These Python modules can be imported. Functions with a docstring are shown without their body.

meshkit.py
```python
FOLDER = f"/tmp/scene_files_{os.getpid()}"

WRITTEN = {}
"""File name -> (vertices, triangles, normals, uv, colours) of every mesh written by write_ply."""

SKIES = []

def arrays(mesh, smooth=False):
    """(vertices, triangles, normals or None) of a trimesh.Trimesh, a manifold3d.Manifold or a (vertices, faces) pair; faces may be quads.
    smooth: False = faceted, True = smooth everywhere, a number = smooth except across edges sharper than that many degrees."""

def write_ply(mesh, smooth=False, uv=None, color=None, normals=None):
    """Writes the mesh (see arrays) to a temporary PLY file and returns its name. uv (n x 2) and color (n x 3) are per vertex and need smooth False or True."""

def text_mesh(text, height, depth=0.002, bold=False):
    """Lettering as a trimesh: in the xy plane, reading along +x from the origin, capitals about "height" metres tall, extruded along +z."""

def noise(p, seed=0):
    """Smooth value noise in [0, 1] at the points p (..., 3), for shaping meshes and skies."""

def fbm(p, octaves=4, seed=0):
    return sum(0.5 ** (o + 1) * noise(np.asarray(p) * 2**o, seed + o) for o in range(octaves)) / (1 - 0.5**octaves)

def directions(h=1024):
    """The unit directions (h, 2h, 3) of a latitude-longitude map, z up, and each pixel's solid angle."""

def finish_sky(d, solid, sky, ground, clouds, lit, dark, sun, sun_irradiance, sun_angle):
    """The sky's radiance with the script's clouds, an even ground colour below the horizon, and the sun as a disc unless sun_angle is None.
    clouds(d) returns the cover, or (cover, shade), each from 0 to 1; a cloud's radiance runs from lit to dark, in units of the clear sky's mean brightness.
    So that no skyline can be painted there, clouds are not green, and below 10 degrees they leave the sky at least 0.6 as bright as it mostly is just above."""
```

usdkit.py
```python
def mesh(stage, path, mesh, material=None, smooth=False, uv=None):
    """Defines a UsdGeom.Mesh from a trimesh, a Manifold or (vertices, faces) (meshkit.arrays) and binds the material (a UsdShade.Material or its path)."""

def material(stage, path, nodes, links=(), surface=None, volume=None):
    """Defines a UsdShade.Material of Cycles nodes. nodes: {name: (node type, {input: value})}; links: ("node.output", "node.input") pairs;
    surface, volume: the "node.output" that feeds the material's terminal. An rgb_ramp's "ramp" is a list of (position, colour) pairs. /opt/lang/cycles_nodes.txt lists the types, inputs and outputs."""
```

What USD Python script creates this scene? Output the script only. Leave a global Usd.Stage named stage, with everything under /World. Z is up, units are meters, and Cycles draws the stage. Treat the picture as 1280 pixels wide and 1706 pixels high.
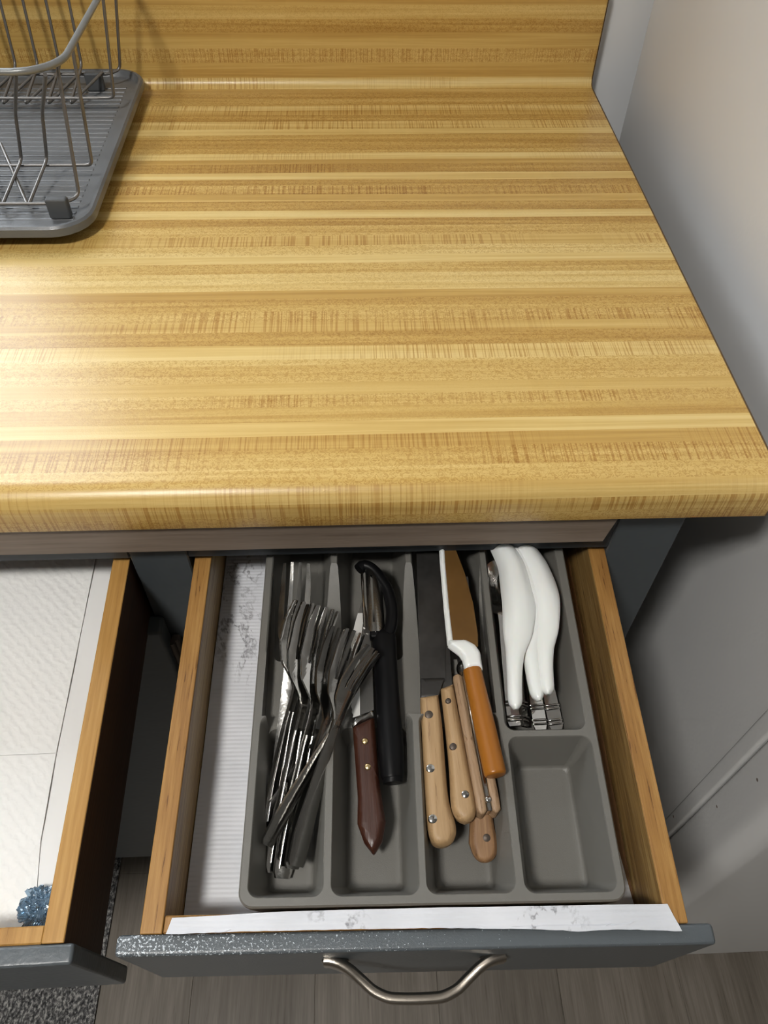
import math, random
import numpy as np
import trimesh, manifold3d as m3
import shapely
from shapely.geometry import Polygon, LineString, Point
from shapely import affinity
import usdkit, meshkit
from pxr import Usd, UsdGeom, UsdLux, UsdShade, Gf, Sdf

stage = Usd.Stage.CreateInMemory()
UsdGeom.SetStageUpAxis(stage, UsdGeom.Tokens.z)
UsdGeom.SetStageMetersPerUnit(stage, 1.0)
UsdGeom.Xform.Define(stage, '/World')
UsdGeom.Scope.Define(stage, '/World/Looks')
rng = random.Random(7)
Z0 = 0.915            # height of the worktop above the floor; x = 0 is its right end, y = 0 the face of its backsplash

# ------------------------------------------------------------------ camera
CAM_POS = np.array([-0.28936929, -0.96656151, 0.3886126 + Z0])
PITCH, YAW, ROLL, FPX = [math.radians(50.89076834), math.radians(-3.12262543), math.radians(1.20132491), 1280.87]
def camera():
    cp, sp = math.cos(PITCH), math.sin(PITCH); cy, sy = math.cos(YAW), math.sin(YAW); cr, sr = math.cos(ROLL), math.sin(ROLL)
    Z = np.array([[cy, -sy, 0], [sy, cy, 0], [0, 0, 1]])
    f, r, u = Z @ [0, cp, -sp], Z @ [1, 0, 0], Z @ [0, sp, cp]
    r, u = cr * r + sr * u, -sr * r + cr * u
    c = UsdGeom.Camera.Define(stage, '/World/camera')
    M = np.eye(4); M[0, :3], M[1, :3], M[2, :3], M[3, :3] = r, u, -f, CAM_POS
    c.AddTransformOp().Set(Gf.Matrix4d(M.tolist()))
    c.CreateHorizontalApertureAttr(36.0); c.CreateVerticalApertureAttr(36.0 * 1706 / 1280)
    c.CreateFocalLengthAttr(36.0 * FPX / 1280)
    c.CreateClippingRangeAttr(Gf.Vec2f(0.01, 100))
    c.CreateExposureAttr(0.38)
camera()

# ------------------------------------------------------------------ light levels (the lamp and the window are built further down)
LAMP_STRENGTH = 110.0
LAMP_COLOR = (1.0, 0.972, 0.925)
WINDOW_STRENGTH = 8.0
WINDOW_COLOR = (0.86, 0.93, 1.0)
dome = UsdLux.DomeLight.Define(stage, '/World/sky_dome')
dome.CreateIntensityAttr(0.05); dome.CreateColorAttr(Gf.Vec3f(0.85, 0.92, 1.0))

# ------------------------------------------------------------------ helpers: stage
used = {}
def numbered(parent, name):
    k = used.get((parent, name), 0); used[(parent, name)] = k + 1
    return f'{parent}/{name}' if k == 0 else f'{parent}/{name}_{k:03d}'
def tag(prim, label=None, cat=None, group=None, kind=None):
    for k, v in (('label', label), ('category', cat), ('group', group), ('kind', kind)):
        if v: prim.SetCustomDataByKey(k, v)
    return prim
def gm(M): return Gf.Matrix4d(np.asarray(M, float).T.tolist())
def trans(x, y, z): M = np.eye(4); M[:3, 3] = (x, y, z); return M
def thing(name, label, cat, M=None, group=None, kind=None):
    """an Xform at the thing's base (M: 4 x 4, columns x y z origin) whose children are its parts"""
    p = numbered('/World', name); x = UsdGeom.Xform.Define(stage, p)
    x.AddTransformOp().Set(gm(np.eye(4) if M is None else M))
    return tag(x.GetPrim(), label, cat, group, kind)
def part(parent, name, mesh, mat, smooth=35, label=None, kind=None, uv=None):
    path = numbered(str(parent.GetPath()), name)
    m = usdkit.mesh(stage, path, mesh, M[mat], smooth=smooth, uv=uv)
    return tag(m.GetPrim(), label, None, None, kind)
def solo(name, mesh, mat, label=None, cat=None, group=None, kind=None, at=(0, 0, 0), smooth=35, mx=None):
    path = numbered('/World', name)
    m = usdkit.mesh(stage, path, mesh, M[mat], smooth=smooth)
    m.AddTransformOp().Set(gm(trans(*at) if mx is None else mx))
    return tag(m.GetPrim(), label, cat, group, kind)
def copy_of(src, name, label, M_, group=None):
    p = numbered('/World', name); x = UsdGeom.Xform.Define(stage, p)
    x.GetPrim().GetReferences().AddInternalReference(src.GetPath()); x.GetPrim().SetInstanceable(True)
    x.MakeMatrixXform().Set(gm(M_))
    return tag(x.GetPrim(), label, src.GetCustomDataByKey('category'), group)

# ------------------------------------------------------------------ helpers: shapes
def rbox(x0, x1, y0, y1, z0, z1, r=0.0015, seg=3):
    """box with rounded edges"""
    r = min(r, (x1 - x0) / 2.01, (y1 - y0) / 2.01, (z1 - z0) / 2.01)
    s = m3.Manifold.sphere(r, 4 * seg)
    pts = [s.translate((x, y, z)) for x in (x0 + r, x1 - r) for y in (y0 + r, y1 - r) for z in (z0 + r, z1 - r)]
    return m3.Manifold.batch_hull(pts)
def box(x0, x1, y0, y1, z0, z1):
    return m3.Manifold.cube((x1 - x0, y1 - y0, z1 - z0)).translate((x0, y0, z0))
def union(*ms): return m3.Manifold.batch_boolean(list(ms), m3.OpType.Add)
def cross(poly):
    polys = [poly] if poly.geom_type == 'Polygon' else list(poly.geoms)
    rings = []
    for g in polys:
        g = shapely.geometry.polygon.orient(g)
        rings.append(np.array(g.exterior.coords)[:-1]); rings += [np.array(i.coords)[:-1] for i in g.interiors]
    return m3.CrossSection(rings, m3.FillRule.EvenOdd)
def extrude(poly, t): return m3.Manifold.extrude(cross(poly), t)
def plate(poly, t, bend=None, size=0.004, zc=True):
    """a flat outline in xy, t thick, bent by z += bend(x, y)"""
    m = extrude(poly, t).translate((0, 0, -t / 2 if zc else 0)).refine_to_length(size)
    if bend is not None:
        def w(p):
            p = np.array(p); return p
        mm = m.to_mesh(); v = np.array(mm.vert_properties[:, :3]); f = np.array(mm.tri_verts)
        v[:, 2] += bend(v[:, 0], v[:, 1])
        return trimesh.Trimesh(v, f, process=False)
    return m
def pillow(poly, t, r, size=0.002):
    """a flat outline, t thick, with rounded rims of radius r on both faces"""
    m = extrude(poly, t).translate((0, 0, -t / 2)).refine_to_length(size).to_mesh()
    v = np.array(m.vert_properties[:, :3], float); f = np.array(m.tri_verts)
    d = shapely.distance(shapely.points(v[:, 0], v[:, 1]), poly.exterior)
    d = np.clip(d, 0, r); h = t / 2 - r + np.sqrt(np.maximum(r * r - (r - d) ** 2, 0))
    v[:, 2] = np.sign(v[:, 2]) * np.abs(v[:, 2]) / (t / 2) * h
    return trimesh.Trimesh(v, f, process=False)
def tube(path, r, n=10, closed=False):
    """a round rod along a polyline; r one radius or one per point"""
    P = np.asarray(path, float); r = np.broadcast_to(np.asarray(r, float), len(P))
    T = np.gradient(P, axis=0) if not closed else np.roll(P, -1, 0) - np.roll(P, 1, 0)
    T /= np.linalg.norm(T, axis=1, keepdims=True)
    N = np.zeros_like(P); a = np.array([0, 0, 1.0]) if abs(T[0, 2]) < .9 else np.array([1.0, 0, 0])
    N[0] = a - T[0] * (a @ T[0]); N[0] /= np.linalg.norm(N[0])
    for i in range(1, len(P)):
        x = N[i - 1] - T[i] * (N[i - 1] @ T[i]); N[i] = x / np.linalg.norm(x)
    Bn = np.cross(T, N); th = np.linspace(0, 2 * np.pi, n, endpoint=False)
    V = (P[:, None] + r[:, None, None] * (np.cos(th)[None, :, None] * N[:, None] + np.sin(th)[None, :, None] * Bn[:, None])).reshape(-1, 3)
    F = []; k = len(P)
    for i in range(k if closed else k - 1):
        for j in range(n):
            a_, b_, c_, d_ = i * n + j, i * n + (j + 1) % n, ((i + 1) % k) * n + (j + 1) % n, ((i + 1) % k) * n + j
            F += [(a_, b_, c_), (a_, c_, d_)]
    if not closed:
        V = np.vstack([V, P[0], P[-1]]); s, e = k * n, k * n + 1
        for j in range(n):
            F += [(s, (j + 1) % n, j), (e, (k - 1) * n + j, (k - 1) * n + (j + 1) % n)]
    return trimesh.Trimesh(V, np.array(F), process=False)
def fillet(path, r, n=5):
    """rounds the corners of a polyline"""
    P = [np.asarray(p, float) for p in path]; out = [P[0]]
    for a, b, c in zip(P, P[1:], P[2:]):
        u, w = a - b, c - b; lu, lw = np.linalg.norm(u), np.linalg.norm(w); k = min(r, lu * .45, lw * .45)
        p, q = b + u / lu * k, b + w / lw * k
        for t in np.linspace(0, 1, n): out.append((1 - t) ** 2 * p + 2 * t * (1 - t) * b + t * t * q)
    out.append(P[-1]); return np.array(out)
def spline(pts, n):
    from scipy.interpolate import PchipInterpolator
    pts = np.asarray(pts, float); s = np.r_[0, np.cumsum(np.linalg.norm(np.diff(pts[:, :2], axis=0), axis=1))]; s /= s[-1]
    return PchipInterpolator(s, pts)(np.linspace(0, 1, n))
def smoothpoly(pts, r=0.002):
    p = Polygon(pts); return p.buffer(-r).buffer(2 * r).buffer(-r)
def chaikin(pts, k=3):
    P = np.asarray(pts, float)
    for _ in range(k):
        Q = np.roll(P, -1, 0); P = np.stack([.75 * P + .25 * Q, .25 * P + .75 * Q], 1).reshape(-1, 2)
    return Polygon(P)
def loft(rings, cap=True):
    """closed rings with the same number of points -> mesh"""
    R = np.asarray(rings, float); k, n = R.shape[:2]; V = R.reshape(-1, 3); F = []
    for i in range(k - 1):
        for j in range(n):
            a, b, c, d = i * n + j, i * n + (j + 1) % n, (i + 1) * n + (j + 1) % n, (i + 1) * n + j
            F += [(a, b, c), (a, c, d)]
    V = np.vstack([V, R[0].mean(0), R[-1].mean(0)]); s, e = k * n, k * n + 1
    if cap:
        for j in range(n): F += [(s, (j + 1) % n, j), (e, (k - 1) * n + j, (k - 1) * n + (j + 1) % n)]
    t = trimesh.Trimesh(V, np.array(F), process=False)
    if t.volume < 0: t.invert()
    return t
def rrect(x0, x1, y0, y1, r): return shapely.box(x0 + r, y0 + r, x1 - r, y1 - r).buffer(r, quad_segs=6)
def lathe(profile, n=32):
    return trimesh.creation.revolve(np.array(profile), sections=n)
def cat(*ms):
    out = []
    for m in ms:
        v, f, _ = meshkit.arrays(m); out.append(trimesh.Trimesh(v, f, process=False))
    return trimesh.util.concatenate(out)

# ------------------------------------------------------------------ materials
M = {}
def mat(name, nodes, links, surface='p.BSDF'):
    M[name] = usdkit.material(stage, '/World/Looks/' + name, nodes, links, surface=surface)
def plain(name, color, rough=0.5, metal=0.0, bump=0, bscale=200, var=0, vscale=15, stretch=(1, 1, 1), **kw):
    n = {'p': ('principled_bsdf', {'base_color': color, 'roughness': rough, 'metallic': metal, **kw})}; l = []
    if bump or var:
        n['tc'] = ('texture_coordinate', {}); n['mp'] = ('mapping', {'scale': stretch}); l += [('tc.object', 'mp.vector')]
    if bump:
        n['nb'] = ('noise_texture', {'scale': bscale, 'detail': 3}); n['b'] = ('bump', {'strength': bump, 'distance': 0.001})
        l += [('mp.vector', 'nb.vector'), ('nb.fac', 'b.height'), ('b.normal', 'p.normal')]
    if var:
        n['nv'] = ('noise_texture', {'scale': vscale, 'detail': 5, 'roughness': 0.6})
        n['r'] = ('rgb_ramp', {'ramp': [(0.25, tuple(c * (1 - var) for c in color)), (0.75, tuple(min(1, c * (1 + var)) for c in color))]})
        l += [('mp.vector', 'nv.vector'), ('nv.fac', 'r.fac'), ('r.color', 'p.base_color')]
    mat(name, n, l)

def wood(name, dark, mid, light, rough=0.45, axis='y', scale=1.0, pores=0.5):
    st = {'x': (4, 90, 90), 'y': (90, 4, 90), 'z': (90, 90, 4)}[axis]
    wv = {'x': (1.2, 22, 22), 'y': (22, 1.2, 22), 'z': (22, 22, 1.2)}[axis]
    n = {'tc': ('texture_coordinate', {}), 'a': ('mapping', {'scale': tuple(s * scale for s in st)}), 'b': ('mapping', {'scale': tuple(s * scale for s in wv)}),
         'n1': ('noise_texture', {'scale': 6, 'detail': 4, 'roughness': 0.6}), 'n2': ('noise_texture', {'scale': 3, 'detail': 3, 'distortion': 0.6}),
         'mx': ('mix_float', {'fac': 0.5}), 'r': ('rgb_ramp', {'ramp': [(0.3, dark), (0.5, mid), (0.68, light)]}),
         'pm': ('math', {'math_type': 'less_than', 'value2': 0.36}), 'pf': ('math', {'math_type': 'multiply', 'value2': pores}),
         'dk': ('mix_color', {'blend_type': 'multiply', 'b': (0.42, 0.34, 0.28)}),
         'bm': ('bump', {'strength': 0.35, 'distance': 0.0006}), 'p': ('principled_bsdf', {'roughness': rough})}
    l = [('tc.object', 'a.vector'), ('tc.object', 'b.vector'), ('a.vector', 'n1.vector'), ('b.vector', 'n2.vector'), ('n1.fac', 'mx.a'), ('n2.fac', 'mx.b'),
         ('mx.result', 'r.fac'), ('n1.fac', 'pm.value1'), ('pm.value', 'pf.value1'), ('pf.value', 'dk.fac'), ('r.color', 'dk.a'), ('dk.result', 'p.base_color'),
         ('n1.fac', 'bm.height'), ('bm.normal', 'p.normal')]
    mat(name, n, l)

def laminate():
    """printed butcher-block pattern; UV: u along the worktop, v along its unrolled profile, both in metres"""
    n = {'tc': ('texture_coordinate', {}), 's': ('separate_xyz', {}),
         'wob': ('noise_texture', {'dimensions': '2D', 'scale': 1.6, 'detail': 1}), 'mpw': ('mapping', {'scale': (1.0, 6.0, 1)}),
         'wsc': ('math', {'math_type': 'multiply_add', 'value2': 0.006, 'value3': 0.0}), 'vw': ('math', {'math_type': 'add'}),
         'vs': ('math', {'math_type': 'multiply_add', 'value2': 70.0, 'value3': 41.9}), 'cell': ('voronoi_texture', {'dimensions': '1D', 'scale': 1.0, 'randomness': 0.75}), 'cc': ('separate_color', {}),
         # staves: each strip is cut to lengths
         'us': ('math', {'math_type': 'multiply', 'value2': 1.35}), 'uo': ('math', {'math_type': 'multiply_add', 'value2': 37.0}), 'stave': ('voronoi_texture', {'dimensions': '1D', 'scale': 1.0}), 'sc': ('separate_color', {}),
         'tone0': ('mix_float', {'fac': 0.16}),
         # grain
         'mg': ('mapping', {'scale': (5, 330, 1)}), 'g': ('noise_texture', {'dimensions': '2D', 'scale': 1.0, 'detail': 4, 'roughness': 0.65, 'distortion': 0.3}),
         'mg2': ('mapping', {'scale': (1.8, 110, 1)}), 'g2': ('noise_texture', {'dimensions': '2D', 'scale': 1.0, 'detail': 3, 'distortion': 0.7}),
         'gs': ('math', {'math_type': 'multiply_add', 'value2': 0.62, 'value3': -0.31}), 'gs2': ('math', {'math_type': 'multiply_add', 'value2': 1.2, 'value3': -0.60}),
         't1': ('math', {'math_type': 'add'}), 't2': ('math', {'math_type': 'add'}),
         'ramp': ('rgb_ramp', {'ramp': [(0.0, (.45, .262, .062)), (0.3, (.545, .342, .094)), (0.55, (.61, .408, .128)), (0.8, (.675, .478, .17)), (1.0, (.73, .55, .225))]}),
         # curly flecks across the strip
         'mf': ('mapping', {'scale': (620, 10, 1)}), 'fl': ('noise_texture', {'dimensions': '2D', 'scale': 1.0, 'detail': 2, 'distortion': 0.35}),
         'fr': ('map_range', {'from_min': 0.48, 'from_max': 0.62, 'clamp': True}),
         'mm': ('mapping', {'scale': (5.5, 0, 0)}), 'mmv': ('combine_xyz', {}), 'cellw': ('math', {'math_type': 'multiply', 'value2': 40.0}), 'um': ('math', {'math_type': 'multiply', 'value2': 5.0}),
         'mk': ('noise_texture', {'dimensions': '2D', 'scale': 1.0, 'detail': 2}), 'mkr': ('map_range', {'from_min': 0.34, 'from_max': 0.56, 'clamp': True}),
         'pick': ('map_range', {'from_min': 0.58, 'from_max': 0.64, 'clamp': True}), 'f1': ('math', {'math_type': 'multiply'}), 'f2': ('math', {'math_type': 'multiply'}), 'f3': ('math', {'math_type': 'multiply', 'value2': 0.85}),
         'fc': ('mix_color', {'blend_type': 'multiply', 'b': (.70, .56, .40)}),
         # speckled figure
         'msp': ('mapping', {'scale': (380, 420, 1)}), 'sp': ('noise_texture', {'dimensions': '2D', 'scale': 1.0, 'detail': 1, 'distortion': 1.2}), 'spr': ('map_range', {'from_min': 0.45, 'from_max': 0.62, 'clamp': True}),
         'sf': ('math', {'math_type': 'multiply'}), 'sf2': ('math', {'math_type': 'multiply', 'value2': 0.75}), 'spick': ('map_range', {'from_min': 0.3, 'from_max': 0.5, 'clamp': True}),
         'sc2': ('mix_color', {'blend_type': 'multiply', 'b': (.76, .66, .50)}),
         'gb': ('noise_texture', {'dimensions': '2D', 'scale': 900, 'detail': 2}), 'bm': ('bump', {'strength': 0.10, 'distance': 0.0005}),
         'p': ('principled_bsdf', {'roughness': 0.33, 'specular_ior_level': 0.5})}
    l = [('tc.UV', 's.vector'), ('tc.UV', 'mpw.vector'), ('mpw.vector', 'wob.vector'), ('wob.fac', 'wsc.value1'), ('s.y', 'vw.value1'), ('wsc.value', 'vw.value2'), ('vw.value', 'vs.value1'),
         ('vs.value', 'cell.w'), ('cell.color', 'cc.color'), ('s.x', 'us.value1'), ('cc.b', 'uo.value1'), ('us.value', 'uo.value3'), ('uo.value', 'stave.w'), ('stave.color', 'sc.color'),
         ('cc.r', 'tone0.a'), ('sc.r', 'tone0.b'), ('tc.UV', 'mg.vector'), ('mg.vector', 'g.vector'), ('tc.UV', 'mg2.vector'), ('mg2.vector', 'g2.vector'), ('g.fac', 'gs.value1'), ('g2.fac', 'gs2.value1'),
         ('tone0.result', 't1.value1'), ('gs.value', 't1.value2'), ('t1.value', 't2.value1'), ('gs2.value', 't2.value2'), ('t2.value', 'ramp.fac'),
         ('tc.UV', 'mf.vector'), ('mf.vector', 'fl.vector'), ('fl.fac', 'fr.value'), ('cc.g', 'cellw.value1'), ('s.x', 'um.value1'), ('um.value', 'mmv.x'), ('cellw.value', 'mmv.y'), ('mmv.vector', 'mk.vector'), ('mk.fac', 'mkr.value'),
         ('cc.g', 'pick.value'), ('fr.result', 'f1.value1'), ('mkr.result', 'f1.value2'), ('f1.value', 'f2.value1'), ('pick.result', 'f2.value2'), ('f2.value', 'f3.value1'), ('f3.value', 'fc.fac'), ('ramp.color', 'fc.a'),
         ('tc.UV', 'msp.vector'), ('msp.vector', 'sp.vector'), ('sp.fac', 'spr.value'), ('cc.b', 'spick.value'), ('spr.result', 'sf.value1'), ('spick.result', 'sf.value2'), ('sf.value', 'sf2.value1'), ('sf2.value', 'sc2.fac'), ('fc.result', 'sc2.a'),
         ('sc2.result', 'p.base_color'), ('tc.UV', 'gb.vector'), ('gb.fac', 'bm.height'), ('bm.normal', 'p.normal')]
    mat('butcher_block_laminate', n, l)
laminate()
wood('oak_edge', (.20, .088, .022), (.33, .168, .045), (.44, .25, .08), 0.42, 'y', 1.0, 0.75)
wood('plywood_edge', (.29, .142, .034), (.42, .225, .06), (.54, .33, .11), 0.4, 'y', 0.6, 0.2)
wood('brown_board', (.13, .06, .02), (.20, .095, .03), (.27, .14, .05), 0.5, 'y', 0.8, 0.4)
wood('stained_side', (.11, .05, .013), (.28, .165, .052), (.44, .31, .125), 0.42, 'y', 0.8, 0.5)
wood('dark_stained_side', (.030, .011, .004), (.045, .017, .006), (.065, .026, .009), 0.5, 'y', 0.8, 0.3)
wood('pine_board', (.36, .17, .045), (.50, .27, .075), (.62, .39, .15), 0.45, 'y', 0.5, 0.15)
wood('light_handle_wood', (.29, .175, .082), (.39, .25, .122), (.48, .33, .18), 0.5, 'x', 1.0, 0.35)
wood('grey_handle_wood', (.24, .145, .08), (.34, .22, .125), (.44, .30, .19), 0.55, 'x', 1.0, 0.6)
wood('worn_handle_wood', (.15, .075, .035), (.26, .14, .062), (.40, .25, .125), 0.6, 'x', 1.0, 0.6)
wood('rosewood', (.030, .009, .005), (.047, .015, .008), (.068, .024, .012), 0.35, 'x', 1.2, 0.4)
wood('raw_strip', (.14, .105, .078), (.19, .148, .113), (.24, .19, .15), 0.6, 'x', 0.5, 0.1)
plain('steel', (.55, .54, .52), 0.13, 1.0, bump=0.05, bscale=900)
plain('worn_steel', (.30, .295, .28), 0.2, 1.0, bump=0.08, bscale=700)
plain('ground_steel', (.72, .72, .70), 0.42, 0.7)
plain('blade_steel', (.20, .195, .185), 0.3, 1.0, bump=0.12, bscale=300, stretch=(1, 12, 1))
plain('dark_blade', (.075, .072, .069), 0.38, 0.8, var=0.3, vscale=60)
plain('brass', (.62, .47, .24), 0.3, 1.0)
plain('nickel', (.36, .325, .28), 0.27, 1.0, bump=0.06, bscale=600, stretch=(1, 8, 8))
plain('grey_tray', (.152, .147, .132), 0.42, bump=0.12, bscale=1800)
plain('black_plastic', (.004, .004, .0045), 0.4, specular_ior_level=0.16)
plain('white_plastic', (.87, .86, .83), 0.2, subsurface_weight=0.1)
plain('orange_plastic', (.31, .108, .008), 0.36)
plain('brown_blade', (.17, .088, .026), 0.28, 0.35, var=0.15, vscale=60)
plain('rack_wire', (.20, .19, .18), 0.38, 0.75)
plain('rack_rim', (.22, .225, .22), 0.35, 0.3)
plain('rubber_grey', (.075, .079, .082), 0.6)
plain('drain_tray', (.118, .124, .130), 0.33, bump=0.1, bscale=900)
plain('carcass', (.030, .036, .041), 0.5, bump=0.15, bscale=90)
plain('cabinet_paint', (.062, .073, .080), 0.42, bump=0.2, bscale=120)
plain('white_wall', (.74, .75, .76), 0.7, bump=0.1, bscale=150)
plain('ceiling_white', (.52, .51, .50), 0.85)
plain('beige_wall', (.30, .29, .275), 0.8)
plain('gasket', (.10, .10, .10), 0.6)
plain('lamp_base', (.8, .8, .8), 0.4)
plain('rivet_dark', (.10, .08, .065), 0.5, 0.6)
plain('dark_gap', (.015, .015, .015), 0.8)
mat('lamp_glow', {'e': ('emission', {'color': LAMP_COLOR, 'strength': LAMP_STRENGTH})}, [], 'e.emission')
mat('daylight_pane', {'e': ('emission', {'color': WINDOW_COLOR, 'strength': WINDOW_STRENGTH})}, [], 'e.emission')
def chipped_paint():
    """blue-grey enamel, worn to bright specks along the top edge near its left end"""
    n = {'tc': ('texture_coordinate', {}), 's': ('separate_xyz', {}), 'n1': ('noise_texture', {'scale': 640, 'detail': 2, 'roughness': 0.7}), 'n2': ('noise_texture', {'scale': 28, 'detail': 2}),
         'zt': ('map_range', {'from_min': -0.006, 'from_max': -0.001, 'clamp': True}), 'xt': ('map_range', {'from_min': 0.09, 'from_max': -0.19, 'clamp': True}),
         'm1': ('math', {'math_type': 'multiply'}), 'm2': ('math', {'math_type': 'multiply_add', 'value2': 0.2, 'value3': 0.0}), 'ad': ('math', {'math_type': 'add'}),
         'th': ('map_range', {'from_min': 0.715, 'from_max': 0.78, 'clamp': True}), 'm3': ('math', {'math_type': 'multiply'}),
         'mx': ('mix_color', {'a': (.086, .099, .108), 'b': (.55, .60, .64)}), 'bm': ('bump', {'strength': 0.3, 'distance': 0.0006}), 'p': ('principled_bsdf', {'roughness': 0.36})}
    l = [('tc.object', 's.vector'), ('tc.object', 'n1.vector'), ('tc.object', 'n2.vector'), ('s.z', 'zt.value'), ('s.x', 'xt.value'), ('zt.result', 'm1.value1'), ('xt.result', 'm1.value2'),
         ('m1.value', 'm2.value1'), ('n1.fac', 'ad.value1'), ('m2.value', 'ad.value2'), ('ad.value', 'th.value'), ('th.result', 'm3.value1'), ('zt.result', 'm3.value2'), ('m3.value', 'mx.fac'), ('mx.result', 'p.base_color'),
         ('n1.fac', 'bm.height'), ('bm.normal', 'p.normal')]
    mat('chipped_paint', n, l)
chipped_paint()
plain('face_paint', (.088, .101, .11), 0.36, bump=0.25, bscale=260, var=0.12, vscale=90)
def marble_paper():
    n = {'tc': ('texture_coordinate', {}), 'mp': ('mapping', {'location': (0.31, 0.12, 0), 'rotation': (0, 0, 0.35), 'scale': (1, 0.62, 1)}),
         'w': ('noise_texture', {'scale': 16, 'detail': 6, 'roughness': 0.62, 'distortion': 0.5}), 'ab': ('math', {'math_type': 'subtract', 'value2': 0.5}), 'ab2': ('math', {'math_type': 'absolute'}),
         'vr': ('map_range', {'from_min': 0.0, 'from_max': 0.022, 'to_min': 1.0, 'to_max': 0.0, 'clamp': True}),
         'mk': ('noise_texture', {'scale': 13, 'detail': 2}), 'mkr': ('map_range', {'from_min': 0.5, 'from_max': 0.62, 'clamp': True}), 'sp': ('noise_texture', {'scale': 260, 'detail': 2}), 'spr': ('map_range', {'from_min': 0.38, 'from_max': 0.55, 'clamp': True}),
         'm1': ('math', {'math_type': 'multiply'}), 'm2': ('math', {'math_type': 'multiply'}), 'm3': ('math', {'math_type': 'multiply', 'value2': 0.8}),
         'cl': ('noise_texture', {'scale': 18, 'detail': 3}), 'cr': ('rgb_ramp', {'ramp': [(0.35, (.59, .605, .64)), (0.65, (.69, .70, .735))]}),
         'mx': ('mix_color', {'b': (.13, .125, .14)}),
         'wv': ('wave_texture', {'bands_direction': 'y', 'scale': 105, 'distortion': 1.2, 'detail': 2}), 'wx': ('wave_texture', {'bands_direction': 'x', 'scale': 130, 'distortion': 1.5, 'detail': 2}), 'ws': ('math', {'math_type': 'add'}),
         'bm': ('bump', {'strength': 0.3, 'distance': 0.0005}), 'p': ('principled_bsdf', {'roughness': 0.55})}
    l = [('tc.object', 'mp.vector'), ('mp.vector', 'w.vector'), ('w.fac', 'ab.value1'), ('ab.value', 'ab2.value1'), ('ab2.value', 'vr.value'), ('mp.vector', 'mk.vector'), ('mk.fac', 'mkr.value'), ('tc.object', 'sp.vector'), ('sp.fac', 'spr.value'),
         ('vr.result', 'm1.value1'), ('mkr.result', 'm1.value2'), ('m1.value', 'm2.value1'), ('spr.result', 'm2.value2'), ('m2.value', 'm3.value1'), ('m3.value', 'mx.fac'), ('tc.object', 'cl.vector'), ('cl.fac', 'cr.fac'), ('cr.color', 'mx.a'), ('mx.result', 'p.base_color'),
         ('tc.object', 'wv.vector'), ('tc.object', 'wx.vector'), ('wv.fac', 'ws.value1'), ('sp.fac', 'ws.value2'), ('ws.value', 'bm.height'), ('bm.normal', 'p.normal')]
    mat('marble_paper', n, l)
marble_paper()
def quilted_paper():
    n = {'tc': ('texture_coordinate', {}), 'wv': ('wave_texture', {'bands_direction': 'diagonal', 'scale': 70, 'distortion': 3, 'detail': 2, 'detail_scale': 2}), 'vo': ('voronoi_texture', {'scale': 240}), 'ad': ('math', {'math_type': 'multiply_add', 'value2': 0.7}),
         'bm': ('bump', {'strength': 0.35, 'distance': 0.0008}), 'p': ('principled_bsdf', {'base_color': (.83, .83, .81), 'roughness': 0.8})}
    mat('quilted_paper', n, [('tc.object', 'wv.vector'), ('tc.object', 'vo.vector'), ('wv.fac', 'ad.value1'), ('vo.distance', 'ad.value3'), ('ad.value', 'bm.height'), ('bm.normal', 'p.normal')])
quilted_paper()
plain('thin_paper', (.80, .795, .78), 0.75, bump=0.3, bscale=60)
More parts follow.
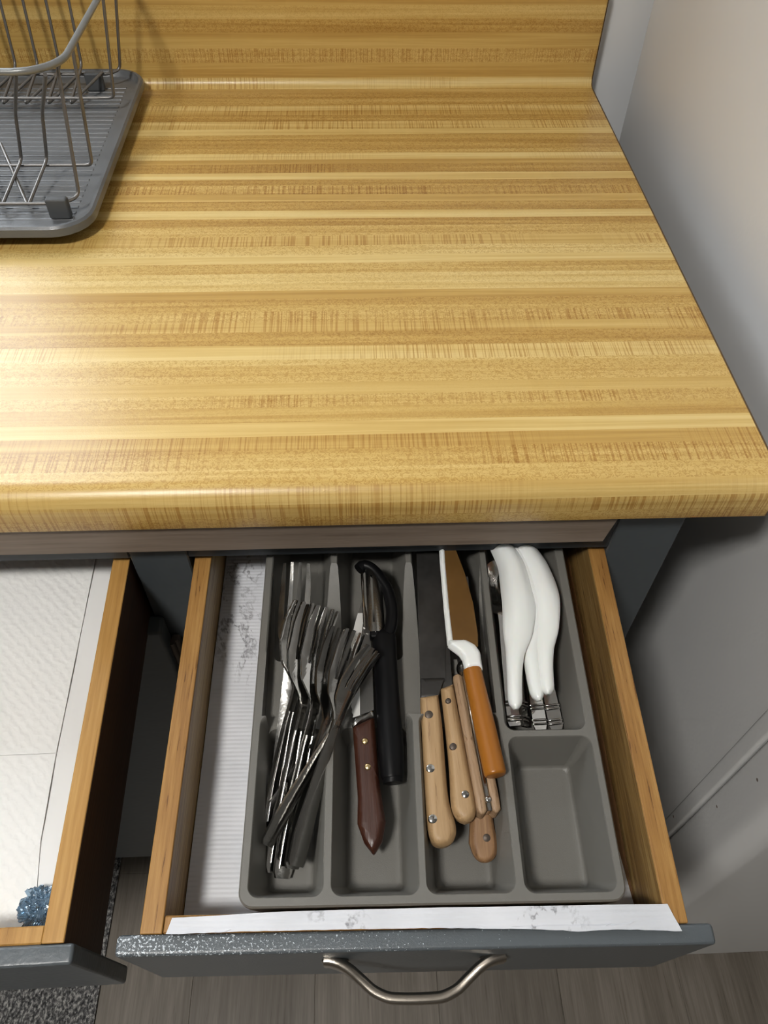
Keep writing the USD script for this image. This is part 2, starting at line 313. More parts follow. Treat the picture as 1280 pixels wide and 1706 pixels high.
def fridge_enamel():
    n = {'tc': ('texture_coordinate', {}), 'nb': ('noise_texture', {'scale': 230, 'detail': 2}), 'nl': ('noise_texture', {'scale': 3, 'detail': 2}), 'ml': ('math', {'math_type': 'multiply_add', 'value2': 3.0}), 'b': ('bump', {'strength': 0.06, 'distance': 0.002}),
         'vo': ('voronoi_texture', {'scale': 26}), 'th': ('map_range', {'from_min': 0.035, 'from_max': 0.05, 'to_min': 1, 'to_max': 0, 'clamp': True}), 'sc': ('separate_color', {}), 'pk': ('math', {'math_type': 'greater_than', 'value2': 0.86}), 'mu': ('math', {'math_type': 'multiply'}),
         'mx': ('mix_color', {'a': (.69, .69, .685), 'b': (.16, .12, .09)}), 'p': ('principled_bsdf', {'roughness': 0.34})}
    mat('fridge_enamel', n, [('tc.object', 'nb.vector'), ('tc.object', 'nl.vector'), ('nl.fac', 'ml.value1'), ('nb.fac', 'ml.value3'), ('ml.value', 'b.height'), ('b.normal', 'p.normal'), ('tc.object', 'vo.vector'), ('vo.distance', 'th.value'), ('vo.color', 'sc.color'), ('sc.r', 'pk.value1'),
                             ('th.result', 'mu.value1'), ('pk.value', 'mu.value2'), ('mu.value', 'mx.fac'), ('mx.result', 'p.base_color')])
fridge_enamel()
def plank_mat(k):
    t = [1.0, 0.93, 1.07, 0.97][k]
    wood(f'vinyl_plank_{k}', tuple(c * t for c in (.105, .089, .069)), tuple(c * t for c in (.165, .143, .117)), tuple(c * t for c in (.235, .208, .176)), 0.42, 'y', 0.42, 0.25)
for k in range(4): plank_mat(k)
def rug_mat():
    n = {'tc': ('texture_coordinate', {}), 'mp': ('mapping', {'scale': (1.6, 1, 1)}), 'n': ('noise_texture', {'scale': 190, 'detail': 3, 'roughness': 0.7}), 'r': ('rgb_ramp', {'ramp': [(0.36, (.022, .022, .024)), (0.5, (.12, .12, .12)), (0.64, (.46, .45, .43))]}),
         'b': ('bump', {'strength': 0.8, 'distance': 0.003}), 'p': ('principled_bsdf', {'roughness': 0.95})}
    mat('rug_yarn', n, [('tc.object', 'mp.vector'), ('mp.vector', 'n.vector'), ('n.fac', 'r.fac'), ('r.color', 'p.base_color'), ('n.fac', 'b.height'), ('b.normal', 'p.normal')])
rug_mat()
mat('clear_film', {'t': ('transparent_bsdf', {'color': (.80, .90, .98)}), 'g': ('glossy_bsdf', {'color': (.9, .95, 1), 'roughness': 0.08}), 'd': ('diffuse_bsdf', {'color': (.10, .20, .30)}), 'f': ('fresnel', {'IOR': 1.9}), 'm0': ('mix_closure', {'fac': 0.28}), 'm': ('mix_closure', {})},
    [('t.BSDF', 'm0.closure1'), ('d.BSDF', 'm0.closure2'), ('f.fac', 'm.fac'), ('m0.closure', 'm.closure1'), ('g.BSDF', 'm.closure2')], 'm.closure')

# ------------------------------------------------------------------ the room
X0, X1, Y0, Y1, ZC = -3.0, 0.86, -3.0, 0.022, 2.44
WX0, WX1, WZ0, WZ1 = -1.5, -0.72, 1.14, 1.94        # the window over the sink, left of the picture
solo('wall_back', (box(X0 - .1, X1 + .1, Y1, Y1 + .12, -.02, ZC + .1) - box(WX0, WX1, Y1 - .1, Y1 + .3, WZ0, WZ1)), 'white_wall', kind='structure', smooth=False)
solo('wall_left', box(X0 - .1, X0, Y0, Y1, -.02, ZC + .1), 'beige_wall', kind='structure', smooth=False)
solo('wall_right', box(X1, X1 + .1, Y0, Y1, -.02, ZC + .1), 'beige_wall', kind='structure', smooth=False)
solo('wall_front', box(X0 - .1, X1 + .1, Y0 - .1, Y0, -.02, ZC + .1), 'beige_wall', kind='structure', smooth=False)
solo('ceiling', box(X0 - .1, X1 + .1, Y0 - .1, Y1 + .12, ZC, ZC + .1), 'ceiling_white', kind='structure', smooth=False)
w = thing('window_1', None, None, kind='structure')
fr = union(box(WX0 - .06, WX1 + .06, Y1 - .018, Y1, WZ0 - .06, WZ1 + .06)) - box(WX0, WX1, Y1 - .1, Y1 + .1, WZ0, WZ1)
part(w, 'window_frame', fr, 'lamp_base', smooth=False)
sash = box(WX0, WX1, Y1 + .02, Y1 + .05, WZ0, WZ1) - box(WX0 + .035, (WX0 + WX1) / 2 - .02, Y1 - .1, Y1 + .2, WZ0 + .035, WZ1 - .035) - box((WX0 + WX1) / 2 + .02, WX1 - .035, Y1 - .1, Y1 + .2, WZ0 + .035, WZ1 - .035)
part(w, 'sash', sash, 'lamp_base', smooth=False)
part(w, 'pane', box(WX0, WX1, Y1 + .055, Y1 + .06, WZ0, WZ1), 'daylight_pane', smooth=False)
# floor: planks running from the aisle towards the cabinets
fl = thing('floor', None, None, kind='structure')
part(fl, 'subfloor', box(X0 - .1, X1 + .1, Y0 - .1, Y1 + .1, -.03, -.0045), 'dark_gap', smooth=False)
PW, PL = 0.178, 1.22
xs = np.arange(-1.79, 0.86, PW); k = 0
for i, x in enumerate(xs):
    y = Y0 - rng.random() * PL
    while y < Y1:
        a, b = max(y, Y0), min(y + PL, Y1)
        if b - a > .02:
            part(fl, 'plank', rbox(x + .0001, x + PW - .0001, a + .0001, b - .0001, -.0045, 0, .0004, 1), f'vinyl_plank_{(i * 3 + k) % 4}', smooth=30); k += 1
        y += PL
part(fl, 'plank', box(X0, -1.79, Y0, Y1, -.0045, 0), 'vinyl_plank_0', smooth=False)
# the ceiling lamp
LX, LY = -0.84, -1.43
lt = thing('ceiling_lamp', 'round white flush ceiling lamp above the kitchen aisle', 'ceiling lamp', trans(LX, LY, ZC))
part(lt, 'base', lathe([(0.001, 0), (.19, 0), (.19, -.03), (.001, -.03)], 48), 'lamp_base')
part(lt, 'diffuser', lathe([(0.001, -.075), (.05, -.072), (.09, -.062), (.122, -.046), (.140, -.03), (.001, -.03)][::-1], 48), 'lamp_glow')
# rug
rug = rrect(-1.75, -.676, -1.35, -.57, .006)
solo('rug', pillow(affinity.translate(rug, 1.2, .95), .008, .003, .02), 'rug_yarn', 'grey flecked woven rug on the floor below the left drawer', 'rug', at=(-1.2, -.95, .0042), smooth=40)

# ------------------------------------------------------------------ refrigerator
FX = 0.046
fg = thing('refrigerator', 'white refrigerator standing right of the worktop', 'refrigerator', trans(FX, 0, 0))
def rounded_plan(x0, x1, y0, y1, z0, z1, rs):
    """box whose plan corners have radius rs"""
    return m3.Manifold.extrude(cross(rrect(x0, x1, y0, y1, rs)), z1 - z0).translate((0, 0, z0))
part(fg, 'body', union(rbox(.002, .738, -.7215, -.006, .05, 1.70, .006, 4), rbox(0, .74, -.7215, -.703, .05, 1.70, .0035, 4)), 'fridge_enamel')
part(fg, 'door_gasket', rbox(.006, .734, -.7245, -.721, .06, 1.69, .001, 1), 'gasket', smooth=False)
part(fg, 'door', m3.Manifold.batch_hull([rbox(0, .74, -.783, -.735, .047, 1.16, .022, 6), rbox(0, .74, -.740, -.7238, .047, 1.16, .003, 2)]), 'fridge_enamel')
part(fg, 'door', m3.Manifold.batch_hull([rbox(0, .74, -.783, -.735, 1.17, 1.70, .022, 6), rbox(0, .74, -.740, -.7238, 1.17, 1.70, .003, 2)]), 'fridge_enamel')
part(fg, 'foot_grille', box(.02, .72, -.70, -.02, .0, .05), 'dark_gap', smooth=False)

# ------------------------------------------------------------------ worktop with its coved backsplash
def worktop():
    D, T, SH, RC, RF = .635, .038, .1016, .010, .0155
    p = [(.019, SH - .006), (.013, SH), (.004, SH)]
    p += [(.004 - .004 * math.sin(a), SH - .004 + .004 * math.cos(a)) for a in np.linspace(.2, math.pi / 2, 5)]
    p += [(-.0, z) for z in np.linspace(SH - .012, RC + .004, 5)]
    p += [(-RC + RC * math.cos(a), RC - RC * math.sin(a)) for a in np.linspace(0, math.pi / 2, 9)]
    p += [(y, 0) for y in np.linspace(-.03, -D + RF + .004, 8)]
    p += [(-D + RF - RF * math.sin(a), -RF + RF * math.cos(a)) for a in np.linspace(0, math.pi / 2, 13)]
    p += [(-D, -.022), (-D + .0005, -T + .004), (-D + .004, -T)]
    top = np.array(p); s = np.r_[0, np.cumsum(np.linalg.norm(np.diff(top, axis=0), axis=1))]
    XS = np.array([-2.9, -2, -1.2, -.8, -.4, 0.0])
    V = np.array([(x, y, z + Z0) for x in XS for y, z in top]); UV = np.array([(x, q) for x in XS for q in s]); n = len(top); F = []
    for i in range(len(XS) - 1):
        for j in range(n - 1):
            a, b, c, d = i * n + j, i * n + j + 1, (i + 1) * n + j + 1, (i + 1) * n + j
            F += [(a, b, c), (a, c, d)]
    o = thing('countertop', 'honey butcher-block laminate countertop with coved backsplash', 'countertop')
    part(o, 'laminate_top', trimesh.Trimesh(V, np.array(F), process=False), 'butcher_block_laminate', smooth=True, uv=UV)
    poly = Polygon(p + [(-.585, -T), (-.585, -.019), (.019, -.019)]).buffer(-.0006)
    core = m3.Manifold.extrude(cross(poly), 2.9 - .001)
    Mx = np.array([[0, 0, 1, 0], [1, 0, 0, 0], [0, 1, 0, 0]], float)   # profile (y, z) extruded along x
    core = core.transform(Mx).translate((-2.9, 0, Z0))
    part(o, 'core', core, 'brown_board', smooth=False)
    capm = m3.Manifold.extrude(cross(Polygon(p + [(-.60, -T), (-.60, -.019), (.019, -.019)])), .0014).transform(Mx).translate((-.0002, 0, Z0))
    part(o, 'end_cap', capm, 'end_cap', smooth=False, label='thin dark laminate edge strip')
plain('end_cap', (.10, .055, .02), 0.4)
worktop()

# ------------------------------------------------------------------ base cabinet
FY = -.62                     # front of the face frame
cb = thing('base_cabinet', 'blue-grey painted base cabinet under the worktop', 'cabinet', trans(0, 0, 0))
zt = Z0 - .0385
part(cb, 'side_panel', box(-.062, -.046, FY + .019, .0, .0, zt), 'carcass', smooth=False)
part(cb, 'partition', box(-.449, -.433, FY + .019, .0, .1, zt), 'carcass', smooth=False)
part(cb, 'side_panel', box(-2.88, -2.864, FY + .019, .0, .0, zt), 'carcass', smooth=False)
part(cb, 'back_panel', box(-2.86, -.062, -.012, .0, .0, zt), 'carcass', smooth=False)
part(cb, 'bottom_panel', box(-2.86, -.062, FY + .019, -.012, .09, .105), 'carcass', smooth=False)
part(cb, 'toe_kick', box(-2.86, -.05, FY + .07, FY + .085, .0, .09), 'carcass', smooth=False)
part(cb, 'stile', rbox(-.0965, -.046, FY, FY + .019, .0, zt, .001, 1), 'cabinet_paint')
part(cb, 'stile', rbox(-.462, -.4185, FY, FY + .019, .0, zt, .001, 1), 'cabinet_paint')
part(cb, 'stile', rbox(-2.88, -2.83, FY, FY + .019, .0, zt, .001, 1), 'cabinet_paint')
for a, b in ((-2.83, -.462), (-.4185, -.0965)):
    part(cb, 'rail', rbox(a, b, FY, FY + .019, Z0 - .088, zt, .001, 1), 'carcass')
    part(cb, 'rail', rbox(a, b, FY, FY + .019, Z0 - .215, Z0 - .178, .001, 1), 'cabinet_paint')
    part(cb, 'rail', rbox(a, b, FY, FY + .019, .09, .13, .001, 1), 'cabinet_paint')
strip = m3.Manifold.extrude(cross(Polygon([(-2.88, 0), (-.103, 0), (-.108, -.0275), (-2.88, -.0275)])), .0095).transform(np.array([[1, 0, 0, 0], [0, 0, -1, 0], [0, 1, 0, 0]], float)).translate((0, FY - .0006, zt))
part(cb, 'filler_strip', strip, 'raw_strip', smooth=False, label='bare taupe wood strip under the worktop edge')
dl = part(cb, 'door', rbox(-.905, -.4535, FY - .0185, FY - .0005, .115, Z0 - .168, .003, 2), 'cabinet_paint')
part(dl, 'hinge', union(rbox(-.4535, -.446, FY - .008, FY - .0003, Z0 - .245, Z0 - .2, .001, 1), m3.Manifold.cylinder(.045, .0035, .0035, 16).translate((-.4528, FY - .008, Z0 - .245))), 'rivet_dark')
dr = part(cb, 'door', rbox(-.424, -.09, FY - .0185, FY - .0005, .115, Z0 - .168, .003, 2), 'cabinet_paint')

# ------------------------------------------------------------------ drawers (each sags a little, hanging out of the cabinet)
def frame(O, yaw, tilt):
    cy, sy, ct, st = math.cos(yaw), math.sin(yaw), math.cos(tilt), math.sin(tilt)
    A = np.array([[cy, -sy, 0], [sy, cy, 0], [0, 0, 1]]) @ np.array([[1, 0, 0], [0, ct, -st], [0, st, ct]])
    R = np.eye(4); R[:3, :3] = A; R[:3, 3] = O; return R
FR = frame((-.256, -.617, Z0 - .095), math.radians(-1.0), math.radians(3.2))
FL = frame((-.465, -.617, Z0 - .095), math.radians(0.6), math.radians(3.2))
FLOOR_W = -.052               # top of the drawer bottom, in drawer coordinates (w = 0: rim of the box)

def pull(parent, u0):
    """arched bar handle: a ribbon that widens into two feet"""
    pts = []
    prof = [(-.0545, -.2690, .0105), (-.0475, -.2703, .0110), (-.040, -.2738, .0100), (-.032, -.2798, .0078), (-.024, -.2858, .0064), (-.0135, -.2892, .0060), (0, -.2896, .0060)]
    prof = prof + [(-a, b, c) for a, b, c in prof[-2::-1]]
    prof = spline(prof, 41); w0 = -.036
    T = np.gradient(prof[:, :2], axis=0); T /= np.linalg.norm(T, axis=1, keepdims=True)
    rings = []
    for (x, y, h), t in zip(prof, T):
        nrm = np.array([t[1], -t[0]])
        ring = []
        for a in np.linspace(0, 2 * np.pi, 14, endpoint=False):
            c, s = math.cos(a), math.sin(a); c, s = np.sign(c) * abs(c) ** .6, np.sign(s) * abs(s) ** .6
            ring.append((u0 + x + nrm[0] * .0033 * c, y + nrm[1] * .0033 * c, w0 + h * s))
        rings.append(ring)
    feet = [pillow(affinity.scale(Point(0, 0).buffer(1, 16), .0085, .0095), .004, .0018, .002) for _ in range(2)]
    out = [loft(rings)]
    for sgn, ft in zip((-1, 1), feet):
        ft = ft.copy(); ft.apply_transform(trimesh.transformations.rotation_matrix(math.pi / 2, (1, 0, 0))); ft.apply_translation((u0 + sgn * .0480, -.2693, w0)); out.append(ft)
    h = part(parent, 'handle', out[0], 'nickel', smooth=50, label='satin nickel arched handle')
    for ft in out[1:]: part(h, 'foot', ft, 'nickel', smooth=40)

def drawer_box(o, u0, u1, face0, face1, edge, inner, handle_u, deep=.075):
    t = .0128; vb = .19
    for a, b in ((u0, u0 + t), (u1 - t, u1)):
        sd = part(o, 'side', rbox(a, b, -.2572, vb, -deep, -.0016, .0004, 1), inner)
        part(sd, 'top_edge', rbox(a, b, -.2573, vb, -.0017, 0, .0008, 2), edge)
    part(o, 'box_front', rbox(u0 + t, u1 - t, -.2572, -.2477, -deep, -.0012, .0008, 1), edge)
    part(o, 'box_back', rbox(u0 + t, u1 - t, vb - .012, vb, -deep, -.004, .0008, 1), edge)
    part(o, 'bottom', box(u0 + t, u1 - t, -.2477, vb - .012, -deep + .008, FLOOR_W - .0015), 'brown_board', smooth=False)
    f = rbox(face0, face1, -.2685, -.2574, -.122, 0, .0022, 3)
    part(o, 'drawer_face', f.refine_to_length(.02), 'chipped_paint' if u0 > -.3 else 'face_paint')
    pull(o, handle_u)
rd = thing('drawer', 'open drawer on the right, holding the grey cutlery tray', 'drawer', FR)
drawer_box(rd, -.1595, .1595, -.1722, .1735, 'oak_edge', 'stained_side', 0.0)
ld = thing('drawer', 'open drawer on the left, lined with white paper towel', 'drawer', FL)
drawer_box(ld, -.40, 0.0, -.408, .0062, 'plywood_edge', 'dark_stained_side', -.2)

# marbled liner paper in the right drawer, with a torn flap over the front of the box
ln = thing('drawer_liner', 'white marble-patterned paper liner under the cutlery tray', 'drawer liner', FR)
sheet = plate(Polygon([(-.1462, -.247), (.1462, -.247), (.1385, -.17), (.1385, .17), (-.1462, .17)]), .0008, lambda x, y: .0006 * np.sin(x * 55) * np.sin(y * 40 + 1), .008)
if not isinstance(sheet, trimesh.Trimesh): sheet = trimesh.Trimesh(*meshkit.arrays(sheet)[:2], process=False)
sheet.apply_translation((0, 0, FLOOR_W + .0008)); part(ln, 'sheet', sheet, 'marble_paper', smooth=30)
fx = np.linspace(-.1438, .1539, 70)
fy = [np.interp(x, [-.1438, -.1019, -.0535, .0022, .058, .085, .0926, .1068, .1243, .1539], [-.2577, -.2571, -.2570, -.2571, -.2586, -.2597, -.2608, -.2599, -.2602, -.2616]) - .0004 * rng.random() for x in fx]
flap = Polygon(list(zip(fx, fy)) + [(.1490, -.2472), (.0026, -.2468), (-.0748, -.2472), (-.1415, -.2495)])
part(ln, 'front_flap', plate(flap, .0007, lambda x, y: .0004 * np.sin(x * 120) + np.where(y < -.2574, .0007, 0.0), .004).apply_translation((0, 0, .0012)), 'marble_paper', smooth=30, label='torn paper flap folded over the drawer front')

# paper towel in the left drawer
pt = thing('paper_towel', 'white embossed paper towel lining the left drawer', 'paper towel', FL)
def sheetm(poly, w, amp=.0007, seed=0, size=.007):
    m = plate(poly, .0009, lambda x, y: amp * (1 + 5 * np.clip((-.195 - y) / .03, 0, 1)) * (meshkit.fbm(np.stack([x * 30, y * 30, 0 * x], -1), 3, seed) - .5) * 2, size)
    return m.apply_translation((0, 0, w))
part(pt, 'sheet', sheetm(shapely.box(-.386, -.246, -.014, .17), FLOOR_W + .001, .0006, 3), 'thin_paper', smooth=40)
part(pt, 'sheet', sheetm(shapely.box(-.386, -.1298, -.0455, .165), FLOOR_W + .0024, .0006, 1), 'quilted_paper', smooth=40)
part(pt, 'sheet', sheetm(Polygon([(-.386, -.2455), (-.386, -.1304), (-.0455, -.1304), (-.0440, -.190), (-.0400, -.222), (-.036, -.2415), (-.1, -.2445), (-.3, -.2455)]), FLOOR_W + .0024, .0006, 2), 'quilted_paper', smooth=40)
def crumple():
    s = trimesh.creation.icosphere(subdivisions=4, radius=1.0); v = s.vertices
    n = meshkit.fbm(v * 2.4 + 5, 4, 3); r = .72 + .75 * np.abs(n - .5) * 2 + .12 * np.sign(np.sin(v[:, 0] * 9 + n * 9))
    s.vertices = v * r[:, None] * (.0145, .0125, .0085); return s
solo('plastic_wrapper', crumple(), 'clear_film', 'small crumpled bluish clear plastic wrapper in the front corner of the left drawer', 'wrapper', mx=FL @ trans(-.0315, -.2325, FLOOR_W + .0128), smooth=False)

# ------------------------------------------------------------------ cutlery tray
TW = -.005; PLW = -.0215; WF = -.043
U0, U1, V0, V1 = -.1055, .1283, -.2443, .088
def well(u0, u1, v0, v1, r, zb=WF, draft=.0075, zt_=.01):
    k = draft / (TW - zb)
    rings = []
    for z, ins in ((zb, draft + .0028), (zb + .0008, draft + .0012), (zb + .0028, draft)):
        rings.append((rrect(u0 + ins, u1 - ins, v0 + ins, v1 - ins, max(r - ins * .3, .003)), z))
    rings.append((rrect(u0, u1, v0, v1, r), TW - .001)); rings.append((rrect(u0 - .0012, u1 + .0012, v0 - .0012, v1 + .0012, r + .0012), TW + .0003)); rings.append((rrect(u0 - .0012, u1 + .0012, v0 - .0012, v1 + .0012, r + .0012), zt_))
    out = []
    for (a, za), (b, zb_) in zip(rings, rings[1:]):
        pa = [(*p, za) for p in np.array(a.exterior.coords)[:-1]]; pb = [(*p, zb_) for p in np.array(b.exterior.coords)[:-1]]
        out.append(m3.Manifold.hull_points(pa + pb))
    return union(*out)
def tray():
    o = rrect(U0, U1, V0, V1, .009); lo = rrect(U0 + .004, U1 - .004, V0 + .004, V1 - .004, .008)
    hull = lambda a, za, b, zb: m3.Manifold.hull_points([(*p, za) for p in np.array(a.exterior.coords)] + [(*p, zb) for p in np.array(b.exterior.coords)])
    o2 = rrect(U0 + .001, U1 - .001, V0 + .001, V1 - .001, .008)
    body = union(hull(lo, FLOOR_W + .0018, o, TW - .006), hull(o, TW - .006, o, TW - .0012), hull(o, TW - .0012, o2, TW))
    cuts = []
    cols = [(-.0995, -.0553), (-.0495, .0027), (.0082, .0612)]
    for i, (a, b) in enumerate(cols):
        cuts.append(well(a, b, V0 + .0062, -.1262, .006))
        cuts.append(well(a, b, -.082, V1 - .005, .006))
        cuts.append(m3.Manifold.extrude(cross(rrect(a + .003, b - .003, -.1350, -.1200, .003)), .05).translate((0, 0, PLW)))
    cuts.append(well(.0668, .1208, -.1382, V1 - .005, .006)); cuts.append(well(.0675, .1228, V0 + .0058, -.1438, .006))
    # the finger scoop: a saddle across the three long columns
    vs = np.linspace(0, 1, 14)
    prof = [(-.1262, PLW), (-.082, PLW)] + [(-.082 + .078 * t, PLW + (TW - PLW) * (0.10 * t + .9 * t ** 2.2)) for t in vs[1:]] + [(-.003, .02), (-.1262, .02)]
    ue0, ue1 = cols[0][0], cols[2][1]
    sad = m3.Manifold.extrude(cross(Polygon(prof)), ue1 - ue0).transform(np.array([[0, 0, 1, 0], [1, 0, 0, 0], [0, 1, 0, 0]], float)).translate((ue0, 0, 0))
    cuts.append(sad)
    return body - union(*cuts)
tr = solo('cutlery_tray', tray(), 'grey_tray', 'grey plastic cutlery tray in the right drawer', 'cutlery tray', mx=FR, smooth=32)

# ------------------------------------------------------------------ cutlery
def pose(A, B, roll=0.0, base=None):
    """world matrix of a thing whose +x runs from A to B (drawer coordinates) and whose +z is up, rolled about its length"""
    A, B = np.array(A, float), np.array(B, float); x = (B - A) / np.linalg.norm(B - A)
    y = np.cross((0, 0, 1), x); y /= np.linalg.norm(y); z = np.cross(x, y); c, s = math.cos(math.radians(roll)), math.sin(math.radians(roll))
    R = np.eye(4); R[:3, 0], R[:3, 1], R[:3, 2], R[:3, 3] = x, c * y + s * z, -s * y + c * z, A
    return FR @ R

def fork_outline(L, hw, end='round'):
    n = 30; xs = np.linspace(0, L * .60, n)
    w = lambda x: np.interp(x, [0, .004, L * .12, L * .4, L * .56, L * .60], [hw * .7, hw * .93, hw, hw * .62, hw * .40, hw * .42])
    return Polygon([(x, w(x)) for x in xs] + [(x, -w(x)) for x in xs[::-1]]).buffer(.001).buffer(-.001)
def fork_bend(L): return lambda x, y: np.interp(x, [0, L * .2, L * .45, L * .60, L * .70, L * .80, L * .92, L], [.0, .0008, .004, .0075, .0035, .0012, .003, .0068]) - .9 * (y ** 2) / .03
def make_fork(name, label, L, hw, mat_, Mx, group, beaded=False):
    o = thing(name, label, 'fork', Mx, group)
    h = plate(fork_outline(L, hw), .0022, fork_bend(L), .004)
    hp = part(o, 'handle', h, mat_, smooth=40)
    if beaded:
        ridge = [tube([(x, s * hw * .62 * np.interp(x, [0, L * .12, L * .5], [.9, 1, .5]), fork_bend(L)(x, 0) + .0011) for x in np.linspace(.006, L * .5, 14)], .0007, 6) for s in (-1, 1)]
        part(hp, 'ridge', cat(*ridge), mat_, smooth=60)
    W = .0118
    x0, x1 = L * .595, L
    xs = np.linspace(0, 1, 24)
    wd = lambda t: np.interp(t, [0, .1, .28, .5, .8, 1], [hw * .42, hw * .55, W * .88, W, W * .96, W * .86])
    p = Polygon([(x0 + (x1 - x0) * t, wd(t)) for t in xs] + [(x0 + (x1 - x0) * t, -wd(t)) for t in xs[::-1]])
    for yy in (-.0061, 0, .0061):
        p = p.difference(Polygon([(x0 + (x1 - x0) * .44, yy - .0007), (x1 + .01, yy - .0016), (x1 + .01, yy + .0016), (x0 + (x1 - x0) * .44, yy + .0007)]).buffer(.0005))
    p = p.buffer(-.0004).buffer(.0004)
    part(o, 'tines', plate(p, .0019, fork_bend(L), .0035), mat_, smooth=40)
    return o
G = 'forks heaped in the left compartment'
f0 = make_fork('fork', 'single fork lying apart furthest back in the left compartment, tines under the counter edge', .188, .0082, 'worn_steel', pose((-.0875, -.1938, -.036), (-.0804, -.0122, .000), 0), G)
# heads fan out to the right of the heap; each lies a little higher than the one below
hb = make_fork('fork', 'fork with beaded handle edges, its handle the leftmost against the tray wall', .155, .0068, 'worn_steel', pose((-.0930, -.1942, -.034), (-.0776, -.0457, .004), 60), G, beaded=True)
hc = make_fork('fork', 'bright fork with ridged handle in the heap, its tines lit white, second from the left', .178, .0074, 'steel', pose((-.0881, -.2191, -.037), (-.0682, -.0479, .006), 40), G, beaded=True)
copies = [
    (hc, 'bright fork with ridged handle whose rounded end reaches furthest forward in the heap', (-.0829, -.2256, -.036), (-.0583, -.0521, .009), 42),
    (f0, 'fork in the middle of the heap with plain handle, just right of the bright ones', (-.0759, -.2181, -.031), (-.0484, -.0692, .011), 48),
    (f0, 'fork with wide plain handle, the rightmost handle in the left compartment', (-.0730, -.2185, -.021), (-.0373, -.0742, .016), 42),
    (f0, 'topmost fork of the heap, handle slanting across the others to the lower left', (-.0915, -.2068, -.018), (-.0251, -.0856, .014), 58),
    (f0, 'fork low on the right of the heap, lying beneath the topmost slanting fork', (-.0945, -.1890, -.031), (-.0374, -.1028, -.001), 40),
]
for src, lab, A, B, roll in copies:
    L = np.linalg.norm(np.array(B) - np.array(A)); full = .188 if src == f0 else .178
    A2 = np.array(B) - (np.array(B) - np.array(A)) / L * full
    P_ = pose(A2 if L > full else A, B, roll)
    # shorter reach than the fork is long: the fork is scaled in length only a little, as these are several sizes of fork
    S = np.eye(4); S[0, 0] = min(1.0, L / full) if L < full else 1.0; S[1, 1] = S[2, 2] = 1.0
    k = max(S[0, 0], .70); S[0, 0] = S[1, 1] = S[2, 2] = k
    copy_of(src, 'fork', lab, P_ @ S, G)

# steak knife -------------------------------------------------------
def along(O, T, pts):
    """drawer points (u, v) -> coordinates along the axis O -> T"""
    O, T = np.array(O), np.array(T); x = (T - O) / np.linalg.norm(T - O); y = np.array([-x[1], x[0]])
    return [((np.array(p) - O) @ x, (np.array(p) - O) @ y) for p in pts]
def blade_mesh(poly, t, edge_dist):
    m = extrude(poly, t).translate((0, 0, -t / 2)).refine_to_length(.003).to_mesh(); v = np.array(m.vert_properties[:, :3], float)
    d = edge_dist(v[:, 0], v[:, 1]); v[:, 2] *= np.clip(d, .12, 1.0); return trimesh.Trimesh(v, np.array(m.tri_verts), process=False)
def rivet(x, y, z, r=.0031, h=.0012):
    return lathe([(0.0001, h), (r * .6, h * .9), (r * .9, h * .55), (r, 0), (r, -.002), (.0001, -.002)][::-1], 20).apply_translation((x, y, z))
O, T = (-.0240, -.2130), (-.0297, -.0319)
hnd = smoothpoly(along(O, T, [(-.0376, -.1312), (-.0226, -.1245), (-.0199, -.1669), (-.0160, -.1932), (-.0186, -.2050), (-.0240, -.2130), (-.0300, -.2055), (-.0344, -.1937), (-.0340, -.1783)]), .0012)
k0 = thing('steak_knife', 'serrated steak knife with dark reddish-brown riveted handle', 'knife', pose((*O, -.0225), (*T, -.0100), -4))
part(k0, 'handle', pillow(hnd, .013, .0045), 'rosewood', smooth=50)
bl = [(-.0372, -.1262)]; tip = (-.0297, -.0319)
edge = np.array([(-.0376 - .0022 * math.sin(math.pi * min(1, t * 1.2)), -.124 + .050 * t) for t in np.linspace(0, 1, 26)] + [(-.0392 + .0095 * t ** 1.6, -.074 + .042 * t) for t in np.linspace(.04, 1, 10)])
for i in range(1, 26, 2): edge[i, 0] += .0007
bl = smoothpoly(along(O, T, list(map(tuple, edge)) + [(-.0270, -.045), (-.0238, -.075), (-.0228, -.121), (-.0365, -.1262)]), .0002)
part(k0, 'blade', blade_mesh(bl, .0022, lambda x, y: 1 + 0 * x), 'blade_steel', smooth=30)
se = bl.intersection(Polygon(along(O, T, [(-.050, -.124), (-.0325, -.124), (-.0325, -.070), (-.0290, -.045), (-.050, -.045)])))
part(k0, 'serrated_edge', plate(se, .0028, None, .004), 'ground_steel', smooth=30, label='bright ground serrated edge')
bo = smoothpoly(along(O, T, [(-.0378, -.1316), (-.0376, -.1245), (-.0228, -.1195), (-.0224, -.1250)]), .0005)
part(k0, 'bolster', pillow(bo, .0095, .002), 'worn_steel', smooth=45)
for p in ((-.0288, -.1420), (-.0271, -.1590)):
    (x, y), = along(O, T, [p]); part(k0, 'rivet', rivet(x, y, .0064, .0024), 'brass', smooth=40)

